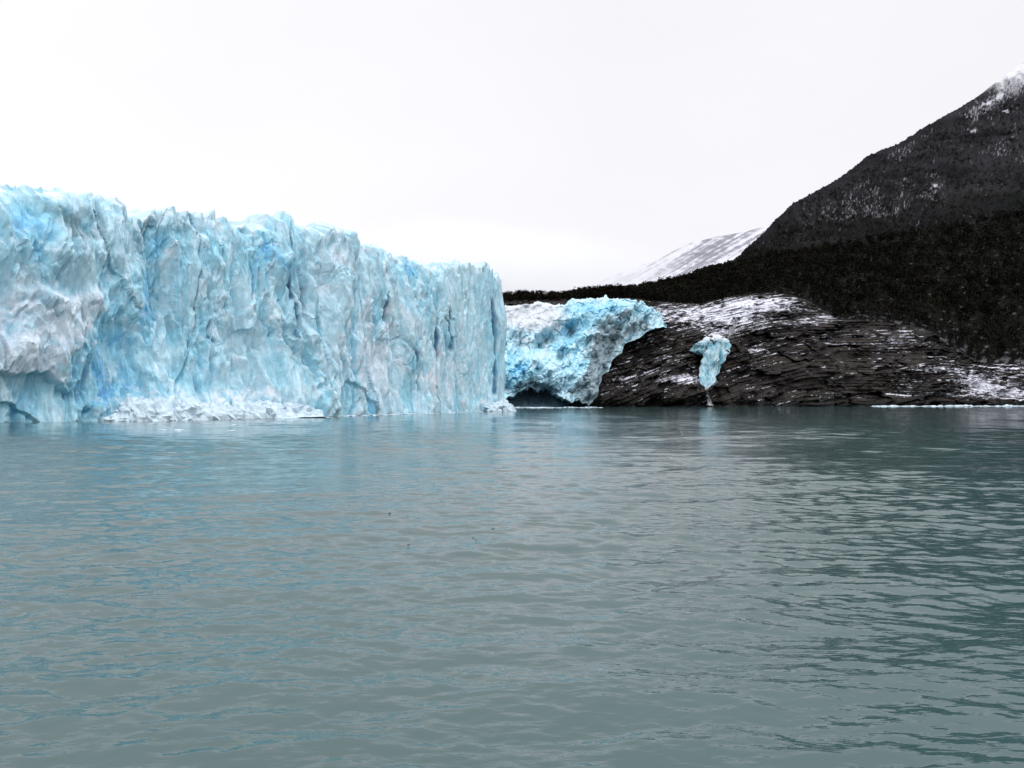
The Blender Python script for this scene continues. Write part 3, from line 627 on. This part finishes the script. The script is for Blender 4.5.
# ================================================================ water
thf = np.radians(np.linspace(-38, 38, 720)); th = np.concatenate([np.radians(np.linspace(-180, -40, 40)), thf, np.radians(np.linspace(40, 180, 40))])
rr = [2.5]
while rr[-1] < 9: rr.append(rr[-1] * 1.02)
while rr[-1] < 150: rr.append(rr[-1] * 1.0038)
while rr[-1] < 900: rr.append(rr[-1] * 1.0062)
while rr[-1] < 16000: rr.append(rr[-1] * 1.06)
rr = np.array(rr)
TH, RR = np.meshgrid(th, rr); Xw = RR * np.sin(TH); Yw = RR * np.cos(TH)
sp = RR * .0038 + RR * .0024 * sst(110, 200, RR); warp = [vnoise(Xw / q_, Yw / q_, 820 + i_) for i_, q_ in enumerate((3, 7, 14, 30))]
Zw = np.zeros_like(Xw); wr = np.random.default_rng(3)
gust = .75 + .5 * fbm(Xw / 30, Yw / 60, 801, 3)
for i in range(110):
    lam = .2 * (9.0 / .2) ** wr.uniform(); k_ = 2 * np.pi / lam; d_ = math.radians(wr.normal(102, 26)); slope = .025 * (1.3 if lam < 1.3 else (.8 if lam < 3 else .5))
    A = slope / k_; ph = wr.uniform(0, 6.28)
    fade = np.clip(lam / (2.5 * sp) - 1, 0, 1)
    arg = k_ * (Xw * math.cos(d_) + Yw * math.sin(d_)) + ph + 1.5 * warp[int(np.clip(round(math.log2(lam * 1.6)), 0, 3))] * (1 if i % 2 else -1)
    Zw += A * fade * np.sin(arg)
Zw *= gust; Zw[np.abs(TH) > math.radians(39)] = 0
mw, nt, b = new_mat('lake_water_material')
b.inputs['Base Color'].default_value = (.035, .074, .074, 1); b.inputs['Roughness'].default_value = .04; b.inputs['IOR'].default_value = 1.333
co = nd(nt, 'ShaderNodeTexCoord').outputs['Object']
h1 = noise_node(nt, co, 2.8, 3, .55, (.55, 1.25, 1), .4)
h2 = noise_node(nt, co, .8, 4, .6, (.45, 1.1, 1), .3)
gn = noise_node(nt, co, .06, 4, .6, (.5, 1.4, 1))
ad = nd(nt, 'ShaderNodeMath', operation='MULTIPLY_ADD'); nt.links.new(h2, ad.inputs[0]); ad.inputs[1].default_value = 2.6; nt.links.new(h1, ad.inputs[2])
mrg = nd(nt, 'ShaderNodeMapRange'); mrg.inputs['From Min'].default_value = .35; mrg.inputs['From Max'].default_value = .65; mrg.inputs['To Min'].default_value = .5; mrg.inputs['To Max'].default_value = 1.1
nt.links.new(gn, mrg.inputs['Value'])
bp = nd(nt, 'ShaderNodeBump'); bp.inputs['Distance'].default_value = .026
nt.links.new(ad.outputs[0], bp.inputs['Height']); nt.links.new(mrg.outputs[0], bp.inputs['Strength']); nt.links.new(bp.outputs[0], b.inputs['Normal'])
wat = grid_obj('lake_water', Xw, Yw, Zw, mw, smooth=True); tag(wat, 'rippled grey green glacial lake', kind='structure')

# ================================================================ sky, sun, camera
SUN_EL, SUN_AZ = math.radians(45), math.radians(145)     # high, behind the right shoulder, veiled by cloud
w = bpy.data.worlds.new('World'); bpy.context.scene.world = w; w.use_nodes = True; nt = w.node_tree
bg = nt.nodes['Background']; bg.inputs['Strength'].default_value = .1
skn = nd(nt, 'ShaderNodeTexSky', sky_type='NISHITA'); skn.sun_disc = False; skn.sun_elevation = SUN_EL; skn.sun_rotation = SUN_AZ
tc = nd(nt, 'ShaderNodeTexCoord'); sep = nd(nt, 'ShaderNodeSeparateXYZ'); nt.links.new(tc.outputs['Generated'], sep.inputs[0])
mr = nd(nt, 'ShaderNodeMapRange'); mr.inputs['From Min'].default_value = 0; mr.inputs['From Max'].default_value = 1
nt.links.new(sep.outputs['Z'], mr.inputs['Value'])
cr = nd(nt, 'ShaderNodeValToRGB'); e = cr.color_ramp.elements
e[0].position = 0; e[0].color = (.955, .935, .985, 1); e[1].position = 1; e[1].color = (1.0, 1.0, 1.04, 1)
e2_ = e.new(.45); e2_.color = (.93, .925, .96, 1)
nt.links.new(mr.outputs[0], cr.inputs[0])
# overcast brightness grows towards the zenith
bz = nd(nt, 'ShaderNodeMapRange'); bz.inputs['From Min'].default_value = .44; bz.inputs['From Max'].default_value = 1; bz.inputs['To Min'].default_value = 10.6; bz.inputs['To Max'].default_value = 28
nt.links.new(sep.outputs['Z'], bz.inputs['Value'])
cn = noise_node(nt, tc.outputs['Generated'], 2.2, 4, .5, (1, 1, 2.5))
cmr = nd(nt, 'ShaderNodeMapRange'); cmr.inputs['To Min'].default_value = .94; cmr.inputs['To Max'].default_value = 1.06; nt.links.new(cn, cmr.inputs['Value'])
mm = nd(nt, 'ShaderNodeMath', operation='MULTIPLY'); nt.links.new(bz.outputs[0], mm.inputs[0]); nt.links.new(cmr.outputs[0], mm.inputs[1])
gx = nd(nt, 'ShaderNodeMapRange'); gx.inputs['From Min'].default_value = -.45; gx.inputs['From Max'].default_value = .1; gx.inputs['To Min'].default_value = 1.07; gx.inputs['To Max'].default_value = .975
nt.links.new(sep.outputs['X'], gx.inputs['Value'])
mm2 = nd(nt, 'ShaderNodeMath', operation='MULTIPLY'); nt.links.new(mm.outputs[0], mm2.inputs[0]); nt.links.new(gx.outputs[0], mm2.inputs[1]); mm = mm2
sc_ = nd(nt, 'ShaderNodeVectorMath', operation='SCALE'); nt.links.new(cr.outputs[0], sc_.inputs[0]); nt.links.new(mm.outputs[0], sc_.inputs['Scale'])
mx = nd(nt, 'ShaderNodeMixRGB'); mx.inputs[0].default_value = .95; nt.links.new(skn.outputs[0], mx.inputs[1]); nt.links.new(sc_.outputs[0], mx.inputs[2])
nt.links.new(mx.outputs[0], bg.inputs['Color'])
sun = bpy.data.lights.new('sun', 'SUN'); sun.energy = .5; sun.angle = math.radians(25); sun.color = (1, .98, .95)
so = bpy.data.objects.new('sun', sun); C.objects.link(so)
so.rotation_euler = (math.pi / 2 - SUN_EL, 0, math.pi - SUN_AZ)

cam = bpy.data.cameras.new('camera'); co_ = bpy.data.objects.new('camera', cam); C.objects.link(co_)
cam.sensor_width = 36; cam.lens = F / 1024 * 36; cam.clip_end = 40000; cam.clip_start = .1
co_.location = (0, 0, CAMZ); co_.rotation_euler = (math.pi / 2 + math.atan((HOR - 384) / F), 0, 0)
sc = bpy.context.scene; sc.camera = co_
sc.view_settings.view_transform = 'Standard'; sc.view_settings.look = 'None'; sc.view_settings.gamma = 1; sc.view_settings.exposure = 0
sc.cycles.use_denoising = True
sc.cycles.max_bounces = 8; sc.cycles.volume_bounces = 8; sc.cycles.diffuse_bounces = 3
